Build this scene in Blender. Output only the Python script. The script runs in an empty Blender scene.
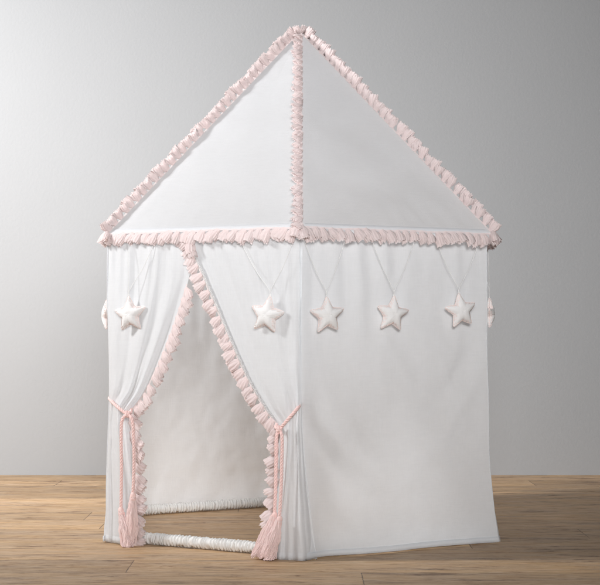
import bpy, math, random
from mathutils import Vector, noise, Matrix
random.seed(7)
R_ = math.radians
S = bpy.context.scene
COL = S.collection

# ------------------------------------------------------------------ camera
F_PX, CAM = 1579.0, Vector((0, -5.486, 0.722))
cam = bpy.data.cameras.new('camera'); co = bpy.data.objects.new('camera', cam); COL.objects.link(co)
co.location = CAM; co.rotation_euler = (R_(90), 0, 0)
cam.sensor_width = 36; cam.lens = 36*F_PX/600; cam.shift_y = 27.5/600; cam.clip_end = 200; cam.clip_start = .05
S.camera = co
def ray(x, y):
    return Vector(((x-300)/F_PX, 1.0, (320-y)/F_PX))

# ------------------------------------------------------------------ materials
def nm(name):
    m = bpy.data.materials.new(name); m.use_nodes = True
    nt = m.node_tree; nt.nodes.clear()
    return m, nt, nt.nodes.new, nt.links.new
def sock(n, *names):
    for k in names:
        if k in n.inputs: return n.inputs[k]
def cloth_mat(name, col, trans_col, trans=.3, weave=.25, wrinkle=.0, rough=.9, mottle=.04, sheen=0.0, vary=0.0):
    m, nt, N, L = nm(name)
    out = N('ShaderNodeOutputMaterial'); mix = N('ShaderNodeMixShader'); p = N('ShaderNodeBsdfPrincipled'); t = N('ShaderNodeBsdfTranslucent')
    p.inputs['Roughness'].default_value = rough
    sock(p, 'Specular IOR Level').default_value = .15
    if sheen: sock(p, 'Sheen Weight').default_value = sheen
    mix.inputs[0].default_value = trans
    tc = N('ShaderNodeTexCoord')
    n1 = N('ShaderNodeTexNoise'); n1.inputs['Scale'].default_value = 6; n1.inputs['Detail'].default_value = 6
    L(tc.outputs['Object'], n1.inputs['Vector'])
    # linen slubs: long thin streaks along and across
    mpa = N('ShaderNodeMapping'); mpa.inputs['Scale'].default_value = (260, 260, 24); L(tc.outputs['Object'], mpa.inputs[0])
    na = N('ShaderNodeTexNoise'); na.inputs['Scale'].default_value = 1; na.inputs['Detail'].default_value = 3; L(mpa.outputs[0], na.inputs['Vector'])
    mpb = N('ShaderNodeMapping'); mpb.inputs['Scale'].default_value = (26, 26, 300); L(tc.outputs['Object'], mpb.inputs[0])
    nb = N('ShaderNodeTexNoise'); nb.inputs['Scale'].default_value = 1; nb.inputs['Detail'].default_value = 3; L(mpb.outputs[0], nb.inputs['Vector'])
    ad = N('ShaderNodeMath'); ad.operation = 'ADD'; L(na.outputs[0], ad.inputs[0]); L(nb.outputs[0], ad.inputs[1])
    # colour: base * (1 +- mottle)
    mr = N('ShaderNodeMapRange'); mr.inputs['From Min'].default_value = .7; mr.inputs['From Max'].default_value = 1.3
    mr.inputs['To Min'].default_value = 1-mottle; mr.inputs['To Max'].default_value = 1+mottle*.5
    L(ad.outputs[0], mr.inputs['Value'])
    vm = N('ShaderNodeVectorMath'); vm.operation = 'SCALE'; vm.inputs[0].default_value = col
    if vary:
        n3 = N('ShaderNodeTexNoise'); n3.inputs['Scale'].default_value = 30; n3.inputs['Detail'].default_value = 2
        L(tc.outputs['Object'], n3.inputs['Vector'])
        cr = N('ShaderNodeMix'); cr.data_type = 'RGBA'
        cr.inputs['A'].default_value = (*col, 1); cr.inputs['B'].default_value = (*[c+(1-c)*vary for c in col], 1)
        L(n3.outputs[0], cr.inputs['Factor']); L(cr.outputs['Result'], vm.inputs[0])
    L(mr.outputs[0], vm.inputs['Scale'])
    L(vm.outputs[0], p.inputs['Base Color'])
    t.inputs['Color'].default_value = (*trans_col, 1)
    # bump
    b = N('ShaderNodeBump'); b.inputs['Strength'].default_value = weave; b.inputs['Distance'].default_value = .0006
    L(ad.outputs[0], b.inputs['Height'])
    if wrinkle:
        n2 = N('ShaderNodeTexNoise'); n2.noise_type = 'RIDGED_MULTIFRACTAL'; n2.inputs['Scale'].default_value = 4.5; n2.inputs['Detail'].default_value = 5; n2.inputs['Distortion'].default_value = .8; n2.inputs['Roughness'].default_value = .45
        L(tc.outputs['Object'], n2.inputs['Vector'])
        b2 = N('ShaderNodeBump'); b2.inputs['Strength'].default_value = wrinkle; b2.inputs['Distance'].default_value = .0030
        L(n2.outputs[0], b2.inputs['Height']); L(b.outputs[0], b2.inputs['Normal'])
        L(b2.outputs[0], p.inputs['Normal']); L(b2.outputs[0], t.inputs['Normal'])
    else:
        L(b.outputs[0], p.inputs['Normal'])
    L(p.outputs[0], mix.inputs[1]); L(t.outputs[0], mix.inputs[2]); L(mix.outputs[0], out.inputs[0])
    return m
M = {}
M['cotton'] = cloth_mat('white_cotton', (.865,.87,.877), (.91,.935,.965), .47, .65, .85, mottle=.045)
M['cotton_roof'] = cloth_mat('white_roof_cotton', (.83,.835,.845), (.94,.95,.97), .53, .65, .7, mottle=.045)
M['sleeve'] = cloth_mat('white_gathered_sleeve', (.80,.79,.77), (.8,.78,.75), .1, .3)
M['star'] = cloth_mat('white_star_knit', (.84,.825,.815), (.88,.85,.83), .12, .8, .2)
M['tulle'] = cloth_mat('pink_tulle', (.95,.83,.815), (.97,.885,.872), .50, .3, 0, .95, .05, .2, .4)
M['lace'] = cloth_mat('white_lace', (.82,.81,.80), (.8,.8,.8), .2, .3)
M['cord'] = cloth_mat('pink_cord', (.90,.63,.59), (.9,.6,.55), .08, .5, 0, .8, .06, .2, .15)
M['tassel'] = cloth_mat('pink_tassel_yarn', (.92,.72,.69), (.94,.75,.72), .2, .5, 0, .9, .06, .2, .2)
M['stitch'] = cloth_mat('pink_stitching', (.88,.68,.63), (.9,.7,.65), .05, .3, 0, .9, .06, 0, .6)
M['string'] = cloth_mat('white_string', (.88,.87,.86), (.85,.85,.85), .1, .3)

def floor_mat():
    m, nt, N, L = nm('weathered_oak_planks')
    out = N('ShaderNodeOutputMaterial'); p = N('ShaderNodeBsdfPrincipled')
    tc = N('ShaderNodeTexCoord'); sp = N('ShaderNodeSeparateXYZ'); L(tc.outputs['Object'], sp.inputs[0])
    def mth(op, a, b=None, c=None):
        n = N('ShaderNodeMath'); n.operation = op
        for i, v in enumerate((a, b, c)):
            if v is None: continue
            if isinstance(v, (int, float)): n.inputs[i].default_value = v
            else: L(v, n.inputs[i])
        return n.outputs[0]
    W, LEN = .236, 2.1
    yv = mth('DIVIDE', mth('ADD', sp.outputs['Y'], 20+.088), W)
    row = mth('FLOOR', yv)
    wn = N('ShaderNodeTexWhiteNoise'); wn.noise_dimensions = '1D'; L(row, wn.inputs['W'])
    xv = mth('DIVIDE', mth('ADD', mth('ADD', sp.outputs['X'], 30.), mth('MULTIPLY', wn.outputs['Value'], 3.1)), LEN)
    colm = mth('FLOOR', xv)
    cmb = N('ShaderNodeCombineXYZ'); L(row, cmb.inputs[0]); L(colm, cmb.inputs[1])
    wn2 = N('ShaderNodeTexWhiteNoise'); wn2.noise_dimensions = '2D'; L(cmb.outputs[0], wn2.inputs['Vector'])
    # grain coordinates, shifted per plank
    gx = mth('MULTIPLY', sp.outputs['X'], 1.0); gv = N('ShaderNodeCombineXYZ')
    L(mth('ADD', sp.outputs['X'], mth('MULTIPLY', wn2.outputs['Value'], 37.)), gv.inputs[0]); L(sp.outputs['Y'], gv.inputs[1]); L(mth('MULTIPLY', wn2.outputs['Value'], 11.), gv.inputs[2])
    def streak(sx, sy, det, dist, rough=.6):
        mp = N('ShaderNodeMapping'); mp.inputs['Scale'].default_value = (sx, sy, 1); L(gv.outputs[0], mp.inputs[0])
        n = N('ShaderNodeTexNoise'); n.inputs['Scale'].default_value = 1; n.inputs['Detail'].default_value = det; n.inputs['Distortion'].default_value = dist
        n.inputs['Roughness'].default_value = rough
        L(mp.outputs[0], n.inputs['Vector']); return n.outputs[0]
    g1 = streak(5, 26, 9, 1.8, .72); g2 = streak(26, 130, 7, 1., .75); g3 = streak(1.6, 7.5, 4, 1.6)
    g4 = streak(7, 30, 3, 0.2)
    g = mth('ADD', mth('MULTIPLY', g1, .5), mth('ADD', mth('MULTIPLY', g2, .25), mth('MULTIPLY', g3, .25)))
    ramp = N('ShaderNodeValToRGB'); L(g, ramp.inputs[0])
    e = ramp.color_ramp.elements
    e[0].position = .41; e[0].color = (.17,.098,.046,1)
    e[1].position = .60; e[1].color = (.63,.49,.345,1)
    x = e.new(.46); x.color = (.43,.305,.19,1)
    x = e.new(.53); x.color = (.53,.395,.26,1)
    # plank to plank tone
    tone = N('ShaderNodeMapRange'); L(wn2.outputs['Value'], tone.inputs['Value']); tone.inputs['To Min'].default_value = .78; tone.inputs['To Max'].default_value = 1.2
    # grey weathering
    hs = N('ShaderNodeHueSaturation'); L(ramp.outputs[0], hs.inputs['Color']); L(tone.outputs[0], hs.inputs['Value'])
    sat = N('ShaderNodeMapRange'); L(g3, sat.inputs['Value']); sat.inputs['From Min'].default_value=.35; sat.inputs['From Max'].default_value=.65
    sat.inputs['To Min'].default_value = 1.05; sat.inputs['To Max'].default_value = 1.35; L(sat.outputs[0], hs.inputs['Saturation'])
    hs.inputs['Hue'].default_value = .4935
    # dark checks / pores
    ck = N('ShaderNodeMapRange'); L(streak(5, 60, 4, .8), ck.inputs['Value']); ck.inputs['From Min'].default_value = .33; ck.inputs['From Max'].default_value = .40
    ck.inputs['To Min'].default_value = .5; ck.inputs['To Max'].default_value = 1
    mx = N('ShaderNodeMix'); mx.data_type = 'RGBA'; mx.blend_type = 'MULTIPLY'; mx.inputs['Factor'].default_value = 1
    L(hs.outputs[0], mx.inputs['A']); L(ck.outputs[0], mx.inputs['B'])
    # small knots
    vo = N('ShaderNodeTexVoronoi'); vo.inputs['Scale'].default_value = 1; mpk = N('ShaderNodeMapping'); mpk.inputs['Scale'].default_value = (1.6, 5, 1); L(gv.outputs[0], mpk.inputs[0]); L(mpk.outputs[0], vo.inputs['Vector'])
    kn = N('ShaderNodeMapRange'); L(vo.outputs['Distance'], kn.inputs['Value']); kn.inputs['From Min'].default_value=.015; kn.inputs['From Max'].default_value=.06; kn.inputs['To Min'].default_value=.4; kn.inputs['To Max'].default_value=1
    mx2 = N('ShaderNodeMix'); mx2.data_type='RGBA'; mx2.blend_type='MULTIPLY'; mx2.inputs['Factor'].default_value=.8
    L(mx.outputs['Result'], mx2.inputs['A']); L(kn.outputs[0], mx2.inputs['B'])
    # seams between planks (broken up by noise so they are not ruled lines)
    fy = mth('FRACT', yv); ey = mth('MINIMUM', fy, mth('SUBTRACT', 1., fy))
    fx = mth('FRACT', xv); ex = mth('MULTIPLY', mth('MINIMUM', fx, mth('SUBTRACT', 1., fx)), LEN/W)
    ed = mth('MINIMUM', ey, ex)
    wob = mth('MULTIPLY', mth('SUBTRACT', g4, .5), .022)
    gap = N('ShaderNodeMapRange'); L(mth('ADD', ed, wob), gap.inputs['Value']); gap.inputs['From Min'].default_value=.002; gap.inputs['From Max'].default_value=.009
    gap.inputs['To Min'].default_value=.36; gap.inputs['To Max'].default_value=1
    mx3 = N('ShaderNodeMix'); mx3.data_type='RGBA'; mx3.blend_type='MULTIPLY'; mx3.inputs['Factor'].default_value=1
    L(mx2.outputs['Result'], mx3.inputs['A']); L(gap.outputs[0], mx3.inputs['B'])
    L(mx3.outputs['Result'], p.inputs['Base Color'])
    rr = N('ShaderNodeMapRange'); L(g, rr.inputs['Value']); rr.inputs['To Min'].default_value=.62; rr.inputs['To Max'].default_value=.42; L(rr.outputs[0], p.inputs['Roughness'])
    sock(p, 'Specular IOR Level').default_value = .35
    b = N('ShaderNodeBump'); b.inputs['Strength'].default_value=.5; b.inputs['Distance'].default_value=.002; L(g, b.inputs['Height'])
    b2 = N('ShaderNodeBump'); b2.inputs['Strength'].default_value=.6; b2.inputs['Distance'].default_value=.002; L(gap.outputs[0], b2.inputs['Height']); L(b.outputs[0], b2.inputs['Normal'])
    L(b2.outputs[0], p.inputs['Normal']); L(p.outputs[0], out.inputs[0])
    return m
def plaster_mat():
    m, nt, N, L = nm('grey_painted_plaster')
    out = N('ShaderNodeOutputMaterial'); p = N('ShaderNodeBsdfPrincipled'); tc = N('ShaderNodeTexCoord')
    n = N('ShaderNodeTexNoise'); n.inputs['Scale'].default_value = 1.3; n.inputs['Detail'].default_value = 8; L(tc.outputs['Object'], n.inputs['Vector'])
    r = N('ShaderNodeValToRGB'); L(n.outputs[0], r.inputs[0])
    r.color_ramp.elements[0].position=.3; r.color_ramp.elements[0].color=(.345,.347,.351,1); r.color_ramp.elements[1].position=.7; r.color_ramp.elements[1].color=(.357,.359,.363,1)
    L(r.outputs[0], p.inputs['Base Color']); p.inputs['Roughness'].default_value=.85; sock(p, 'Specular IOR Level').default_value=.2
    n2 = N('ShaderNodeTexNoise'); n2.inputs['Scale'].default_value = 90; n2.inputs['Detail'].default_value = 4; L(tc.outputs['Object'], n2.inputs['Vector'])
    b = N('ShaderNodeBump'); b.inputs['Strength'].default_value=.35; b.inputs['Distance'].default_value=.002; L(n2.outputs[0], b.inputs['Height'])
    L(b.outputs[0], p.inputs['Normal']); L(p.outputs[0], out.inputs[0]); return m
M['floor'] = floor_mat(); M['wall'] = plaster_mat()

# ------------------------------------------------------------------ mesh helpers
class MB:
    def __init__(s): s.v = []; s.f = []
    def grid(s, rows, close=False):
        n = len(rows[0]); b = len(s.v)
        for r in rows: s.v.extend(tuple(p) for p in r)
        for i in range(len(rows)-1):
            for j in range(n if close else n-1):
                k = (j+1) % n
                s.f.append((b+i*n+j, b+i*n+k, b+(i+1)*n+k, b+(i+1)*n+j))
    def fan(s, ring, c):
        b = len(s.v); s.v.extend(tuple(p) for p in ring); s.v.append(tuple(c)); n = len(ring)
        for j in range(n): s.f.append((b+j, b+(j+1) % n, b+n))
    def tube(s, pts, rad, seg=8, cap=True):
        pts = [Vector(p) for p in pts]; rows = []; up = None
        for i, p in enumerate(pts):
            t = (pts[min(i+1, len(pts)-1)]-pts[max(i-1, 0)]).normalized()
            if up is None: up = t.orthogonal().normalized()
            up = (up - t*up.dot(t)).normalized(); w = t.cross(up)
            r = rad(i/(len(pts)-1)) if callable(rad) else rad
            rows.append([p+(up*math.cos(a)+w*math.sin(a))*r for a in [2*math.pi*k/seg for k in range(seg)]])
        s.grid(rows, True)
        if cap: s.fan(rows[0][::-1], pts[0]); s.fan(rows[-1], pts[-1])
    def build(s, name, mat, parent=None, label=None, smooth=True):
        me = bpy.data.meshes.new(name); me.from_pydata(s.v, [], s.f); me.update()
        if smooth: me.polygons.foreach_set('use_smooth', [True]*len(me.polygons))
        me.materials.append(mat); o = bpy.data.objects.new(name, me); COL.objects.link(o)
        if parent: o.parent = parent
        if label: o['label'] = label
        return o
def tag(o, label=None, cat=None, group=None, kind=None):
    for k, v in (('label', label), ('category', cat), ('group', group), ('kind', kind)):
        if v: o[k] = v
def empty(name, loc=(0,0,0)):
    o = bpy.data.objects.new(name, None); o.location = loc; o.empty_display_size = .1; COL.objects.link(o); return o
def lerp(a, b, t): return a+(b-a)*t
def sm(a, b, t):
    t = max(0, min(1, (t-a)/(b-a))); return t*t*(3-2*t)
def interp(tab, x):            # piecewise smooth table of (x, values...)
    if x <= tab[0][0]: return tab[0][1:]
    for i in range(len(tab)-1):
        if x <= tab[i+1][0]:
            t = (x-tab[i][0])/(tab[i+1][0]-tab[i][0])
            p0 = tab[max(i-1,0)]; p1 = tab[i]; p2 = tab[i+1]; p3 = tab[min(i+2,len(tab)-1)]
            res = []
            for k in range(1, len(p1)):
                m1 = (p2[k]-p0[k])/max(1e-6, p2[0]-p0[0])*(p2[0]-p1[0]); m2 = (p3[k]-p1[k])/max(1e-6, p3[0]-p1[0])*(p2[0]-p1[0])
                res.append((2*t**3-3*t**2+1)*p1[k]+(t**3-2*t**2+t)*m1+(-2*t**3+3*t**2)*p2[k]+(t**3-t**2)*m2)
            return tuple(res)
    return tab[-1][1:]
def catmull(pts, n):
    pts = [Vector(p) for p in pts]; tab = []; d = 0
    for i, p in enumerate(pts):
        if i: d += (p-pts[i-1]).length
        tab.append((d, p.x, p.y, p.z))
    return [Vector(interp(tab, d*i/(n-1))) for i in range(n)]
def nz(x, y, z=0): return noise.noise(Vector((x, y, z)))

# ------------------------------------------------------------------ setting
b = MB(); b.grid([[(-14,-9,0),(14,-9,0)],[(-14,2.3,0),(14,2.3,0)]])
fl = b.build('floor', M['floor'], smooth=False); tag(fl, kind='structure')
b = MB(); y0, y1 = 1.87, 2.05
b.v = [(-9,y0,-.05),(9,y0,-.05),(9,y0,4.6),(-9,y0,4.6),(-9,y1,-.05),(9,y1,-.05),(9,y1,4.6),(-9,y1,4.6)]
b.f = [(0,1,2,3),(5,4,7,6),(4,0,3,7),(1,5,6,2),(3,2,6,7)]
wl = b.build('wall', M['wall'], smooth=False); tag(wl, kind='structure')

# ------------------------------------------------------------------ tent
H, RR, APEX = 1.0, .722, Vector((0, 0, 1.722))
ANG = [-90, -30, 30, 90, 150, 210]
def cdir(k): a = R_(ANG[k % 6]); return Vector((math.cos(a), math.sin(a), 0))
def Rc(k, z):
    k %= 6; t = max(0, 1-z)
    if k == 0: return .712 + .030*t**3
    if k == 1: return .700 + .006*t + .030*t**4 + .003*math.sin(z*17)*t
    if k == 5: return .718 + .004*math.sin(z*9) + .006*t**3
    return .712 + .01*t**2
def corner(k, z): c = cdir(k)*Rc(k, z); c.z = z; return c
def rcorner(k): c = cdir(k)*RR; c.z = H; return c
tent = empty('play_tent')
tag(tent, 'white cotton hexagonal play tent with pink ruffled edges and an open curtained doorway', 'tent')

# roof panels
NU, NV = 44, 44
for k in range(6):
    A, B = rcorner(k), rcorner(k+1); nrm = (B-A).cross(APEX-A).normalized()
    if nrm.z < 0: nrm = -nrm
    rows = []
    for i in range(NV+1):
        v = i/NV*.995; row = []
        for j in range(NU+1):
            u = j/NU; p = (A.lerp(B, u)).lerp(APEX, v)
            e = min(u, 1-u)*2*(1-v)
            w = sm(0, .35, e)*sm(0, .25, v)
            d = -.010*w + (.0075*nz(p.x*5, p.y*5, p.z*5+k) + .0045*nz(p.x*11+4, p.y*11, p.z*9))*sm(0,.2,e)*sm(.01,.12,v)
            # short tension creases running up from the eave corners
            d += .0022*math.sin((u-.5)*60+3*nz(u*3, v*3, k))*(1-sm(0, .22, v))*sm(.02,.06,v)*sm(0, .15, e)
            row.append(p+nrm*d)
        rows.append(row)
    b = MB(); b.grid(rows)
    # eave return: a hem that drops below the fold
    out = (cdir(k)+cdir(k+1)).normalized()
    b.grid([[A.lerp(B, j/40)+out*.001+Vector((0,0,-dz)) for j in range(41)] for dz in (0, .015, .03)])
    rp = b.build('roof_panel', M['cotton_roof'], tent)
    # top-stitched hem: a slim raised band just above the eave
    bb = MB()
    def rpt(u, v, o): return A.lerp(B, u).lerp(APEX, v)+nrm*o
    lo, hi = .006, .020
    def hem(u, v, o):
        q = .0022*math.sin((u-.5)*60)*0
        return rpt(u, v, o+q)
    bb.grid([[hem(u, vv, oo) for u in [lerp(.02,.98,j/90) for j in range(91)]] for vv, oo in ((lo-.004,-.001),(lo,.0022),(.013,.0030),(hi,.0022),(hi+.003,-.002))])
    bb.build('eave_hem', M['cotton_roof'], rp)

# wall panels (not the doorway side, which is 5 -> 0)
def panel_pt(k, s, z, off=0):
    A, B = corner(k, z), corner(k+1, z); n = (B-A).cross(Vector((0,0,1))).normalized()
    if n.dot(cdir(k)+cdir(k+1)) < 0: n = -n
    return A.lerp(B, s)+n*off
for k in range(5):
    rows = []; NZ, NS = 110, 80
    for i in range(NZ+1):
        v = i/NZ; row = []
        for j in range(NS+1):
            s = j/NS
            zb = .003+.003*math.sin(math.pi*s)**2 + .0015*math.sin(s*9+k)
            z = lerp(.985, zb, v)
            e = sm(0, .12, min(s, 1-s))
            d = -.006*e
            d += .008*nz(s*2.3+k*9, z*1.8, 1.3)*e
            d += .006*nz((s+z*.9)*5+k*5, (z-s)*1.4, 4.1)*e*sm(.05,.4,v)          # diagonal drag folds
            d += .011*nz(s*15+k*3, z*1.3, 2)*e*(1-sm(.0,.5,v))             # soft gathers below the eave
            d += .0022*nz(s*9+k, z*12+s*3, 5.5)*e + .0016*nz(s*22+k, z*24, 6.5)*e
            if k == 0:
                for (s0, z0, s1, z1, wd, am) in ((.0,.50,.52,.14,.035,-.013),(.02,.40,.40,.10,.03,.007),(1.0,.66,.62,.40,.04,-.010),(.98,.56,.70,.30,.03,.006),(.07,.98,.05,.50,.022,-.006),(.30,.98,.34,.62,.03,.004),(.99,.36,.55,.27,.03,-.006),(.45,.66,.60,.52,.03,.004)):
                    dx, dz = s1-s0, z1-z0; q = max(0, min(1, ((s-s0)*dx+(z-z0)*dz)/(dx*dx+dz*dz)))
                    dist = math.hypot(s-s0-dx*q, z-z0-dz*q)*(1+.5*nz(s*7, z*7, 3))
                    d += am*.8*math.exp(-(dist/wd)**2)*e*(1-sm(.55,1.02,q)) if q > .5 else am*math.exp(-(dist/wd)**2)*e
            d += .012*e*sm(.8, 1, v)*nz(s*4+k*2.7, 0, 9)
            d += .010*sm(.86, 1, v)
            row.append(panel_pt(k, s, z, d))
        rows.append(row)
    b = MB(); b.grid(rows)
    wp = b.build('wall_panel', M['cotton'], tent)
    bb = MB(); n = (Vector(rows[-1][40])-Vector((0,0,rows[-1][40].z))).normalized()
    ne = (cdir(k)+cdir(k+1)).normalized()
    hr = []
    for ii, o in ((NZ, -.002), (NZ, .0025), (NZ-1, .0032), (NZ-2, .0025), (NZ-2, -.001)):
        hr.append([rows[ii][j]+ne*o for j in range(NS+1)])
    bb.grid(hr); bb.build('bottom_hem', M['cotton'], wp)
# corner seams, a slim felled seam on each corner next to a wall panel
for k in range(0, 6):
    b = MB(); pts = [corner(k, z)+cdir(k)*.0005 for z in [lerp(.985, .02, i/60) for i in range(61)]]
    b.tube(pts, .0013, 6); b.build('corner_seam', M['cotton'], tent)

# base rails: pole in a gathered sleeve lying on the floor between the corners
for k in range(6):
    A = cdir(k)*(.712); B = cdir(k+1)*(.712); t = (B-A).normalized(); n = Vector((t.y, -t.x, 0)); 
    if n.dot(A+B) > 0: n = -n
    A = A+n*.022; B = B+n*.022
    NR, SG = 420, 20; rows = []; rnd = random.Random(k+3)
    ph = 0
    for i in range(NR+1):
        q = i/NR; c = A.lerp(B, q)
        ph += 2*math.pi*64/NR*(1+1.3*nz(q*45, k, 2))
        row = []
        for j in range(SG):
            a = 2*math.pi*j/SG
            tilt = .6*math.sin(a+nz(q*12, k)*4)+nz(q*25, math.cos(a)*1.2, math.sin(a)*1.2+k)*2.2
            r = .0168+.0016*nz(q*14, k*3, 8)+.0026*math.sin(ph+tilt)+.0030*nz(q*90, math.cos(a)*2, math.sin(a)*2+k*3)
            zz = max(-.0185, r*math.sin(a))
            row.append(c+n*(r*math.cos(a))+Vector((0,0,.020+zz)))
        rows.append(row)
    b = MB(); b.grid(rows, True); b.fan(rows[0], A+Vector((0,0,.02))); b.fan(rows[-1], B+Vector((0,0,.02)))
    b.build('base_rail', M['sleeve'], tent)

# ------------------------------------------------------------------ ruffle tufts
def tuft(b, p, t, d, L=.038, W=.034, D=.016, seed=0, seg=52, rows=7, flare=.6, tip=.95, base=.45):
    """pleated tulle puff: base p, across direction t, growing along d"""
    rnd = random.Random(seed); t = t.normalized(); d = d.normalized()
    n = t.cross(d).normalized(); t = d.cross(n).normalized()
    L *= rnd.uniform(.86, 1.12); W *= rnd.uniform(.94, 1.2); D *= rnd.uniform(.85, 1.2)
    bend = rnd.uniform(-.16, .16); nb = rnd.uniform(-.12, .12); pl = rnd.choice((11, 12, 13, 14)); p0 = rnd.uniform(0, 6)
    rag = [rnd.uniform(-.06, .04) for _ in range(seg)]
    R = []
    for i in range(rows+1):
        q = i/rows
        prof = lerp(base, 1, sm(0, flare, q)) * lerp(1, tip, sm(flare, 1, q))
        row = []
        for j in range(seg):
            a = 2*math.pi*j/seg
            fold = math.sin(pl*a+p0+q*.9+.8*nz(a+seed, q, 2))
            ra = prof*(1+(.10+.14*q)*fold+.16*nz(a*1.2+seed, q*2, seed*.37))
            end = 1+(.07*math.sin(pl*a+p0)+.12*nz(math.cos(a)*2+seed, math.sin(a)*2, 5)+rag[j]) * (q**4)
            ca = math.cos(a); ca = math.copysign(abs(ca)**.8, ca)
            row.append(p + t*(ca*W*.5*ra+bend*L*q*q) + n*(math.sin(a)*D*.5*ra+nb*L*q*q) + d*(L*q*end))
        R.append(row)
    b.grid(R, True)
    for m_ in range(3):                        # folded leaves inside the mouth
        o = (m_-1)*.26; w2 = rnd.uniform(.6, .9); a0 = rnd.uniform(0, 6); ln = rnd.uniform(.86, 1.08)
        G = []
        for i in range(5):
            q = i/4; G.append([p + t*((j/13-.5)*W*w2*lerp(.5,1,q)+bend*L*q*q) + n*(D*(o+.13*math.sin(j*1.9+a0)*q)+nb*L*q*q) + d*(L*ln*q*(1+(.06*math.sin(j*1.9+a0+1)+rnd.uniform(-.06,.06))*q)) for j in range(14)])
        b.grid(G)
    for m_ in range(3):                        # loose frayed threads at the tip
        a = rnd.uniform(0, 2*math.pi); o1 = p+t*(math.cos(a)*W*.42+bend*L*.6)+n*(math.sin(a)*D*.42)+d*L*.72
        o2 = o1+(t*math.cos(a)+n*math.sin(a))*rnd.uniform(-.002,.005)+d*L*rnd.uniform(.26,.42)
        b.tube([o1, o1.lerp(o2,.5)+n*.0006, o2], .0005, 3, False)
def trim(name, path, dirf, mat, parent, pitch, L, W, D, seed, lean=.35, label=None, jit=.12, tuckL=1):
    """a run of tufts along a polyline; dirf(q, tangent) gives the outward direction"""
    path = [Vector(p) for p in path]; seg = [(path[i+1]-path[i]).length for i in range(len(path)-1)]; tot = sum(seg)
    n = max(2, round(tot/pitch)); b = MB(); rnd = random.Random(seed)
    def at(q):
        dd = q*tot
        for i, s_ in enumerate(seg):
            if dd <= s_ or i == len(seg)-1: return path[i].lerp(path[i+1], max(0,min(1,dd/s_))), (path[i+1]-path[i]).normalized()
            dd -= s_
    for i in range(n):
        p, t = at((i+.5+rnd.uniform(-.12,.12))/n); d = dirf((i+.5)/n, t).normalized()
        le = lean(i/n) if callable(lean) else lean
        d = (d + t*(le+rnd.uniform(-jit, jit)) + Vector((rnd.uniform(-1,1),rnd.uniform(-1,1),rnd.uniform(-1,1)))*.08).normalized()
        tuft(b, p, t, d, L, W, D, seed*100+i)
    # gathering tape under the tufts
    w = [dirf((i)/(len(path)-1), (path[min(i+1,len(path)-1)]-path[max(i-1,0)]).normalized()).normalized() for i in range(len(path))]
    b.grid([[path[i]+w[i]*o for i in range(len(path))] for o in (-.003, .003)])
    return b.build(name, mat, parent, label)
UP = Vector((0,0,1))
# eave ruffles hang from the eave, leaning to one side
for k in range(6):
    A, B = rcorner(k), rcorner(k+1); o = (cdir(k)+cdir(k+1)).normalized()
    path = [A.lerp(B, i/20)+o*.006+Vector((0,0,.0015+.0015*math.sin(i*1.3+k))) for i in range(21)]
    trim('eave_ruffle', path, lambda q, t, o=o: -UP+o*.12, M['tulle'], tent, .0300, .039, .034, .0125, 11+k, lean=(-.45 if k in (5,) else .42), jit=.16)
# ridge ruffles
for k in range(6):
    A = rcorner(k); t0 = (APEX-A).normalized(); o = cdir(k)*t0.z - UP*cdir(k).dot(t0)*0; o = (cdir(k)-t0*cdir(k).dot(t0)).normalized()
    path = [A.lerp(APEX, lerp(.0, .985, i/20))+o*.001 for i in range(21)]
    if k == 0:
        sd = Vector((-.5,-.866,0)); lp = (rcorner(5)-rcorner(0)).normalized()
        pn = (rcorner(5)-A).cross(APEX-A).normalized(); pn = pn if pn.z > 0 else -pn
        side = pn.cross(t0); side = side if side.x < 0 else -side
        path = [p-side*.007+pn*.004 for p in path]
        trim('ridge_ruffle', path, lambda q, t: side*.75+pn*.35, M['tulle'], tent, .030, .029, .030, .014, 31, lean=-1.0, jit=.1)
    else:
        trim('ridge_ruffle', path, lambda q, t, o=o: o, M['tulle'], tent, .0300, .036, .033, .0125, 31+k, lean=(-.05 if k == 5 else .25), jit=.2)
# corner rosettes and the crown rosette
for k in range(6):
    b = MB(); c = rcorner(k)+cdir(k)*.002
    side = cdir(k).cross(UP)
    for i in range(2):
        a = R_(-32+64*i); d = (side*math.sin(a)*.55 - UP*math.cos(a)*.9 + cdir(k)*.30)
        tuft(b, c+UP*.010, side, d, .042, .032, .015, 900+k*10+i)
    b.build('corner_rosette', M['tulle'], tent)
b = MB()
for i in range(7):
    a = i*51+15; d = Vector((math.cos(R_(a))*.75, math.sin(R_(a))*.75, .62 if i % 2 else .9))
    tuft(b, APEX+Vector((0,0,-.008)), d.cross(UP), d, .028, .025, .012, 990+i)
b.build('crown_rosette', M['tulle'], tent)

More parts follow.
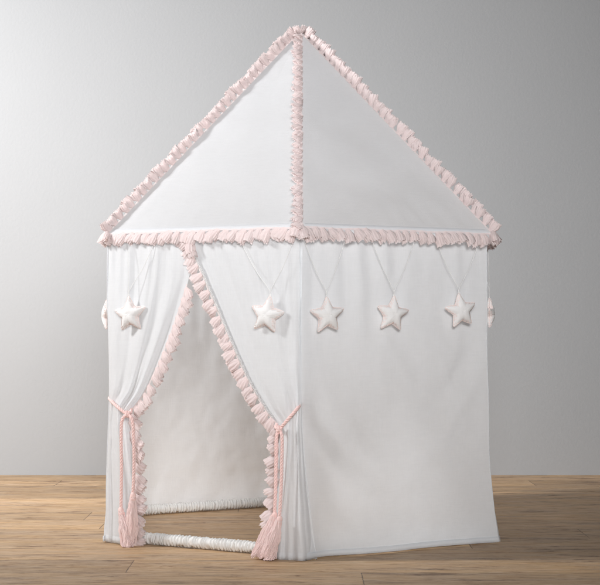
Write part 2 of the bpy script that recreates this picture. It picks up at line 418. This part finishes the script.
# ------------------------------------------------------------------ curtains
NFL = (cdir(5)+cdir(0)).normalized(); NFR = (cdir(0)+cdir(1)).normalized()
def on_plane(x, y, n, R=.712, off=0):
    d = R*math.cos(R_(30))+off; r = ray(x, y); t = (d-CAM.dot(n))/r.dot(n); return CAM+r*t
def door_pt(x, y, off=0):
    """point of the doorway side (or just round the near corner) seen at x,y of the photo, lifted off the wall"""
    rr = ray(x, y); ts = []
    for n in (NFL, NFR):
        d = .712*math.cos(R_(30))+off; ts.append((d-CAM.dot(n))/rr.dot(n))
    k = 60.; m = max(ts); t = m+math.log(sum(math.exp(k*(q-m)) for q in ts))/k if abs(ts[0]-ts[1]) < .1 else m
    return CAM+rr*t
def curtain(rows_t, side, nf, pw, seed, sgn):
    """rows_t: (v, y_out, x_out, y_in, x_in, lift, amp)"""
    NVV, NUU = 150, 110; G = []
    for i in range(NVV+1):
        v = i/NVV; yo, xo, yi, xi, lift, amp = interp(rows_t, v); row = []
        for j in range(NUU+1):
            u = j/NUU
            x = lerp(xo, xi, u); y = lerp(yo, yi, u)
            w = lerp(u**pw, u, sm(.5, .64, v))
            ph = 2*math.pi*nf*w*lerp(1, .72, sm(.62,.92,v)) + seed + .9*nz(u*2.2+seed, v*2.0, 1) + .9*nz(v*1.4, seed, u)
            s = math.sin(ph); f = s*(.65+.35*nz(u*6+seed, v*1.2, 7)*2)
            f = f if f > 0 else f*.7
            edge = sm(0, .06, u)*(.15+.85*sm(0, .08, 1-u))
            d = lift*math.sin(math.pi*min(1, .12+u*.80))**.7 + amp*f*edge*(.75+.5*nz(u*3, v*2.5, seed))
            d += amp*.16*math.sin(2.3*ph+1)*edge*sm(.3,.6,v)
            d += .0035*nz(u*5, v*9, seed+3)*edge
            d += .007*nz(u*13+seed*3, v*1.5, seed)*edge*(1-sm(.05,.5,v))*sm(0,.06,v)
            d += .0015*nz(u*14, v*20, seed+6)*edge*sm(.35,.6,v)
            row.append(door_pt(x, y, max(.001, .004+d) if v < .1 else .004+d))
        G.append(row)
    return G
#            v     yo    xo     yi   xi    lift  amp
LC = [(0,   236, 107.5, 236, 192, .004, .0015),
      (.12, 272, 107.5, 272, 190, .007, .007),
      (.22, 302, 107.8, 302, 182, .012, .012),
      (.33, 332, 108.2, 334, 171, .018, .015),
      (.44, 362, 108.8, 368, 157, .022, .012),
      (.53, 388, 109.0, 396, 143, .026, .012),
      (.585,402, 109.2, 414, 130, .024, .009),
      (.62, 414, 109.0, 424, 130.5, .024, .009),
      (.70, 440, 108.0, 448, 134.5, .026, .010),
      (.85, 492, 106.3, 497, 136, .024, .012),
      (1.0, 541.5, 105.8, 546, 134, .020, .014)]
RC = [(0,   236, 302.5, 236, 186, .004, .0015),
      (.12, 275, 302, 275, 203, .006, .007),
      (.24, 312, 302, 312, 219, .010, .010),
      (.36, 348, 302, 350, 235, .015, .012),
      (.46, 378, 302, 384, 251, .022, .010),
      (.54, 400, 302, 412, 268, .028, .011),
      (.585,408, 302.5, 427, 279, .024, .008),
      (.63, 424, 303, 438, 279, .026, .009),
      (.74, 466, 306, 474, 277, .034, .012),
      (.87, 514, 311.5, 516, 274, .040, .016),
      (1.0, 561.5, 317.5, 559, 271, .040, .019)]
GL = curtain(LC, 'l', 2.7, 1.7, 1.7, 1); GR = curtain(RC, 'r', 2.6, .62, 4.2, -1)
for nme, G, lab, sd in (('curtain', GL, 'left curtain of the doorway, gathered close to the left corner', 0), ('curtain', GR, 'right curtain of the doorway, overlapping the left one at the top', 1)):
    b = MB(); b.grid(G); cu = b.build(nme, M['cotton'], tent, lab)
    # rolled hem along the bottom
    bb = MB(); bb.grid([[p+NFL*o for p in G[r]] for r, o in ((-1,-.001),(-1,.0012),(-3,.0017),(-4,.0008))]); bb.build('bottom_hem', M['cotton'], cu)
    edge = [row[-1] for row in G]
    inner = (rcorner(0)-rcorner(5)).normalized()*(1 if sd == 0 else -1)      # towards the opening
    if sd == 0:
        e1 = [p+NFL*.003 for p in edge[24:91]]; e2 = [p+NFL*.003 for p in edge[88:]]
        trim('curtain_ruffle', e1, lambda q, t: inner*.55-UP*.75, M['tulle'], cu, .031, .038, .029, .0125, 51, lean=0, jit=.2)
        trim('curtain_ruffle', e2, lambda q, t: inner*.75-UP*.55, M['tulle'], cu, .036, .040, .034, .014, 52, lean=0, jit=.2)
    else:
        e1 = [p+NFL*.006 for p in edge[0:92]]; e2 = [p+NFL*.0-inner*.004 for p in edge[89:]]
        trim('curtain_ruffle', e1, lambda q, t: inner*.72-UP*.62, M['tulle'], cu, .031, .039, .032, .0125, 53, lean=0, jit=.2)
        trim('curtain_ruffle', e2, lambda q, t: inner*.85-UP*.6, M['tulle'], cu, .033, .044, .034, .014, 54, lean=0, jit=.25)
    # white picot lace beside the ruffle
    bb = MB(); rnd = random.Random(sd)
    rng = range(6, 84)
    for i in rng:
        for h in (0, .5):
            e0 = G[i][-1].lerp(G[i+1][-1], h); t = (G[i+1][-1]-G[i][-1]).normalized(); into = t.cross(NFL).normalized(); into = into if into.dot(inner) < 0 else -into
            p = e0+into*.001+NFL*.006; q = p+into*rnd.uniform(.008,.012)+NFL*rnd.uniform(.001,.004)-UP*.003
            bb.tube([p-t*.0012, p.lerp(q,.6)-t*.0030+NFL*.002, q, p.lerp(q,.6)+t*.0030+NFL*.002, p+t*.0012], .0010, 5, False)
    if sd == 1: bb.build('lace_edging', M['lace'], cu)
# pink tuft where the curtains meet under the eave
b = MB()
pt = door_pt(190, 240, .012)
for i in range(2): tuft(b, pt+Vector((.004*i-.004,0,-.018*i)), Vector((1,-.5,0)), Vector((.25-.1*i,-.25,-1)), .046, .030, .02, 777+i)
b.build('door_rosette', M['tulle'], tent)

# ------------------------------------------------------------------ ropes and tassels
def rope(b, pts, r=.0053, strands=3, pitch=.030):
    n = max(20, int(sum((Vector(pts[i+1])-Vector(pts[i])).length for i in range(len(pts)-1))/.0028))
    P = catmull(pts, n); frames = []; up = None; d = 0
    for i, p in enumerate(P):
        t = (P[min(i+1,n-1)]-P[max(i-1,0)]).normalized()
        if up is None: up = t.orthogonal().normalized()
        up = (up-t*up.dot(t)).normalized(); frames.append((p, up, t.cross(up), d))
        if i < n-1: d += (P[i+1]-p).length
    for s_ in range(strands):
        q = [p+(u*math.cos(a)+w*math.sin(a))*r*.52 for p, u, w, dd in frames for a in [2*math.pi*(dd/pitch+s_/strands)]]
        b.tube(q, r*.56, 7)
def tassel(parent, top, bottom, seed, label=None, width=.021):
    rnd = random.Random(seed); top = Vector(top); bottom = Vector(bottom); ax = (bottom-top); L = ax.length; ax.normalize()
    u = ax.orthogonal().normalized(); w = ax.cross(u)
    b = MB()
    # combed yarn skirt over a soft core
    core = [top+ax*(L*q) for q in [i/10 for i in range(11)]]
    b.tube(core, lambda q: width*(.32+.42*sm(0,.5,q))*(1 if q < .97 else .8), 14)
    locks = [(rnd.uniform(0, 6.3), rnd.uniform(.002, .0055), rnd.uniform(0, 6.3), rnd.uniform(.86,1.08)) for _ in range(13)]
    for i in range(190):
        lk = rnd.randrange(13); a = 2*math.pi*lk/13+rnd.gauss(0,.13); la, lw, lp, ll = locks[lk]; rr = rnd.uniform(.75, 1.08); len_ = L*rnd.uniform(.95, 1.03)*ll; wv = rnd.uniform(.0008, .0028); p0 = rnd.uniform(0, 6); tw = rnd.uniform(.1, .9)
        pts = []
        for m_ in range(11):
            q = m_/10; rad = width*rr*(.36+.52*sm(0,.55,q)+.06*math.sin(q*7+p0)); aa = a+tw*q
            p = top+ax*(len_*q)+(u*math.cos(aa)+w*math.sin(aa))*rad+(u*math.cos(la)+w*math.sin(la))*lw*math.sin(q*6+lp)*q+u*wv*math.sin(q*11+p0)+w*wv*math.cos(q*9+p0)
            p.z = max(p.z, .003+rnd.uniform(0,.001)); pts.append(p)
        b.tube(pts, .00165, 4, False)
    for i in range(14):                                     # flyaway ends
        a = rnd.uniform(0, 2*math.pi); s_ = top+ax*L*rnd.uniform(.5,.95)+(u*math.cos(a)+w*math.sin(a))*width*.85
        e_ = s_+(u*math.cos(a)+w*math.sin(a))*rnd.uniform(.004,.010)+ax*rnd.uniform(.008,.02); e_.z = max(e_.z, .003)
        b.tube([s_, s_.lerp(e_,.5)+u*.001, e_], .0007, 4, False)
    ts = b.build('tassel', M['tassel'], parent, label)
    hb = MB(); hr = []
    for i in range(13):
        q = i/12; r = .0092*math.sin(math.pi*(.10+.83*q))**.6*(1+.05*math.sin(q*40))
        c = top+ax*(-.013+.024*q); hr.append([c+(u*math.cos(a)+w*math.sin(a))*r for a in [2*math.pi*j/16 for j in range(16)]])
    hb.grid(hr, True); hb.fan(hr[0][::-1], top-ax*.014); hb.fan(hr[-1], top+ax*.012)
    for j in range(3):
        c = top+ax*(.007+.0022*j); hb.tube([c+(u*math.cos(a)+w*math.sin(a))*.0098 for a in [2*math.pi*q/20 for q in range(21)]], .0014, 5, False)
    hb.build('tassel_head', M['cord'], ts)
def tieback(label, anchor, path_front, knot, cords, tassels, back):
    root = empty('curtain_tieback', anchor); inv = Matrix.Translation(-Vector(anchor))
    tag(root, label, 'curtain tieback', 'rope tiebacks holding the doorway curtains')
    kids = []
    b = MB(); rope(b, path_front+[knot]); rope(b, [knot]+back+[anchor]); kids.append(b.build('cord', M['cord'], root))
    for c in cords:
        b = MB(); rope(b, c, .0052); kids.append(b.build('hanging_cord', M['cord'], root))
    b = MB(); K = Vector(knot)
    for tlt, s_ in ((Vector((1,-.3,.5)),1), (Vector((-.7,-.3,.8)),-1)):
        n = tlt.normalized(); u = n.orthogonal().normalized(); w = n.cross(u)
        rope(b, [K+Vector((0,-.004,0))+(u*math.cos(a)+w*math.sin(a)*.8)*.0085 for a in [2*math.pi*i/12 for i in range(12)]], .0052, 3, .024)
    kids.append(b.build('knot', M['cord'], root))
    for (tp, bt, sd) in tassels: tassel(root, tp, bt, sd, None, .021 if sd > 4 else .0175)
    for o in root.children: o.data.transform(inv); [c.data.transform(inv) for c in o.children]
Q = lambda x, y, off: door_pt(x, y, off)
tieback('pink twisted rope with two tassels tied round the left curtain', Q(109,398,.006),
        [Q(109,398,.006), Q(113,402.5,.030), Q(119,408,.046), Q(124,412,.048)], Q(127.5,414,.044),
        [[Q(127,414,.048), Q(122.5,419,.056), Q(121.2,430,.056), Q(121.5,470,.054), Q(121,508,.052)],
         [Q(128,414,.048), Q(132,419,.054), Q(133.5,432,.052), Q(134,465,.050), Q(133,492,.048)]],
        [(Q(121.2,511,.052), Q(128,548.5,.060), 3), (Q(133,496,.048), Q(131,541,.046), 4)],
        [Q(131,412,.030), Q(129,405,-.010), Q(118,399,-.018)])
tieback('pink twisted rope with two tassels tied round the right curtain', Q(300.5,403.5,.006),
        [Q(300.5,403.5,.006), Q(297,409,.034), Q(290,417,.050), Q(284,424,.052)], Q(279.5,429,.046),
        [[Q(279,430,.05), Q(276.5,436,.056), Q(276,460,.056), Q(275.5,490,.056), Q(274.5,514,.058)],
         [Q(280,430,.05), Q(282,436,.060), Q(281.8,462,.060), Q(281,492,.062), Q(279.5,517,.066)]],
        [(Q(274.2,516,.058), Q(259,556,.064), 5), (Q(279.2,520,.066), Q(267,558.5,.078), 6)],
        [Q(276,427,.028), Q(280,418,-.010), Q(292,408,-.016), Q(299,404,-.004)])

# ------------------------------------------------------------------ stars
def star(label, px, py, nrm, top_a, top_b, rot=0, R=.061, seed=0, centre=None, up=None):
    """top_a, top_b: ends of the string loop at the eave (world)"""
    n = nrm.normalized(); c = centre; rt = UP.cross(n).normalized()
    rt = rt if rt.length else Vector((1,0,0)); rt, up = (rt*math.cos(rot)+UP*math.sin(rot)), (UP*math.cos(rot)-rt*math.sin(rot))
    root = empty('star_ornament', c); tag(root, label, 'star ornament', 'padded stars hanging from the eave')
    SEG, RG = 100, 9
    def edge(a):
        # soft five-pointed outline
        ph = (a-math.pi/2) % (2*math.pi/5); q = abs(ph/(2*math.pi/5)*2-1)      # q=1 at points, 0 at notches
        a1 = math.pi/5*(1-q); ro, ri = 1.0, .50
        # straight line between the point and the notch in polar form
        x1, y1 = ro, 0; x2, y2 = ri*math.cos(math.pi/5), ri*math.sin(math.pi/5)
        dx, dy = x2-x1, y2-y1; den = math.cos(a1)*dy-math.sin(a1)*dx
        r = (x1*dy-y1*dx)/den
        return min(r, .93)*(1+.08*nz(math.cos(a)*2+seed*3, math.sin(a)*2))
    def pos(a, q, s):
        e = edge(a); r = q*e; T = .0175*(1-q**4)**.6 if q < 1 else 0
        T *= lerp(1, .45, sm(.15, .95, r)); T += .0011*nz(math.cos(a)*r*7, math.sin(a)*r*7, seed)*(1-q)
        return rt*(math.cos(a)*r*R)+up*(math.sin(a)*r*R)+n*(s*T)
    b = MB()
    for s in (1, -1):
        rows = [[pos(2*math.pi*j/SEG, math.sin(math.pi/2*i/RG), s) for j in range(SEG)] for i in range(1, RG+1)]
        if s < 0: rows = [r[::-1] for r in rows]
        b.grid(rows, True); b.fan(rows[0], n*(s*.0165))
    cu = b.build('star_cushion', M['star'], root)
    st = MB(); rnd = random.Random(seed)
    for j in range(0, 80):
        a = 2*math.pi*(j+rnd.uniform(-.3,.3))/80; i0 = .83+rnd.uniform(-.08,.06)
        pts = [pos(a+.03, i0, 1)+n*.0009, pos(a+.01, .95, 1)+n*.0010, pos(a, 1, 1)*1.012, pos(a, .94, -1)-n*.0008]
        st.tube(pts, .0007, 4, False)
    st.tube([pos(2*math.pi*j/100, 1, 1)*1.004 for j in range(101)], .0011, 5, False)
    st.build('stitching', M['stitch'], cu)
    tip = c+up*R*.955
    g = MB()
    for e, sg in ((top_a, 0), (top_b, 1)):
        e = Vector(e); mid = tip.lerp(e, .5)+n*.001-UP*.004+rt*nz(seed, sg)*.004
        g.tube([p-c for p in catmull([tip, tip+UP*.012+(e-tip)*.02, mid, e], 16)], .0008, 5)
    g.tube([(tip-c)+(rt*math.cos(a)+UP*math.sin(a))*.003 for a in [i*math.pi/4 for i in range(9)]], .0011, 5, False)
    g.build('string', M['string'], root)
def dstar(label, px, py, xa, xb, face, rot, seed, off, R=.061):
    f = on_plane; n = NFL if face == 'l' else NFR
    c = f(px, py, n, .712, off)
    w = lambda x: f(x, 240, n, .712, off*.5)
    nn = (n+Vector((0,-.25,0))).normalized()
    star(label, px, py, nn, w(xa), w(xb), rot, R, seed, c)
dstar('padded white star hanging on the left curtain, beside the left corner', 130, 314.5, 128, 156, 'l', R_(5), 1, .030, .063)
dstar('padded white star tilted on the right curtain, right of the doorway top', 267, 315, 240, 294, 'l', R_(-10), 2, .029, .063)
dstar('padded white star on the right wall panel nearest the front corner seam', 327.5, 315.5, 304, 345, 'r', R_(3), 3, .016)
dstar('padded white star in the middle of the right wall panel', 392.5, 314, 372, 415, 'r', R_(-6), 4, .016)
dstar('padded white star on the right wall panel nearest its outer edge', 461, 311, 436, 480, 'r', R_(8), 5, .016)
star('padded star seen edge-on, hanging from the tent\'s left side wall', 0, 0, Vector((-1,-.05,0)), Vector((-.628,-.10,.965)), Vector((-.628,-.27,.965)), 0, .058, 6, Vector((-.648,-.185,.737)))
star('padded star seen edge-on, hanging from the tent\'s right side wall', 0, 0, Vector((1,-.12,0)), Vector((.618,-.12,.965)), Vector((.618,-.29,.965)), 0, .058, 7, Vector((.634,-.20,.742)))

# ------------------------------------------------------------------ light
def area(name, loc, target, size, power, col, sizey=None):
    l = bpy.data.lights.new(name, 'AREA'); l.energy = power; l.color = col; l.size = size
    if sizey: l.shape = 'RECTANGLE'; l.size_y = sizey
    o = bpy.data.objects.new(name, l); COL.objects.link(o); o.location = loc
    o.rotation_euler = (Vector(target)-Vector(loc)).to_track_quat('-Z', 'Y').to_euler(); return o
k_ = area('key_softbox', (-3.7,-.8,2.7), (-1.5,1.4,1.5), .7, 148, (.985,.99,1), .7); k_.data.spread = R_(118)
f_ = area('front_fill_softbox', (.45,-5.9,2.1), (.1,0,1.15), 1.6, 25.5, (.985,.99,1), 1.2); f_.data.spread = R_(50)
w = bpy.data.worlds.new('World'); S.world = w; w.use_nodes = True
bg = w.node_tree.nodes['Background']; bg.inputs[0].default_value = (.93,.96,1,1); bg.inputs[1].default_value = .05
S.view_settings.view_transform = 'Standard'; S.view_settings.look = 'None'; S.view_settings.gamma = 1; S.view_settings.exposure = 0
S.cycles.max_bounces = 9; S.cycles.diffuse_bounces = 6; S.cycles.transmission_bounces = 6
S.cycles.use_denoising = True
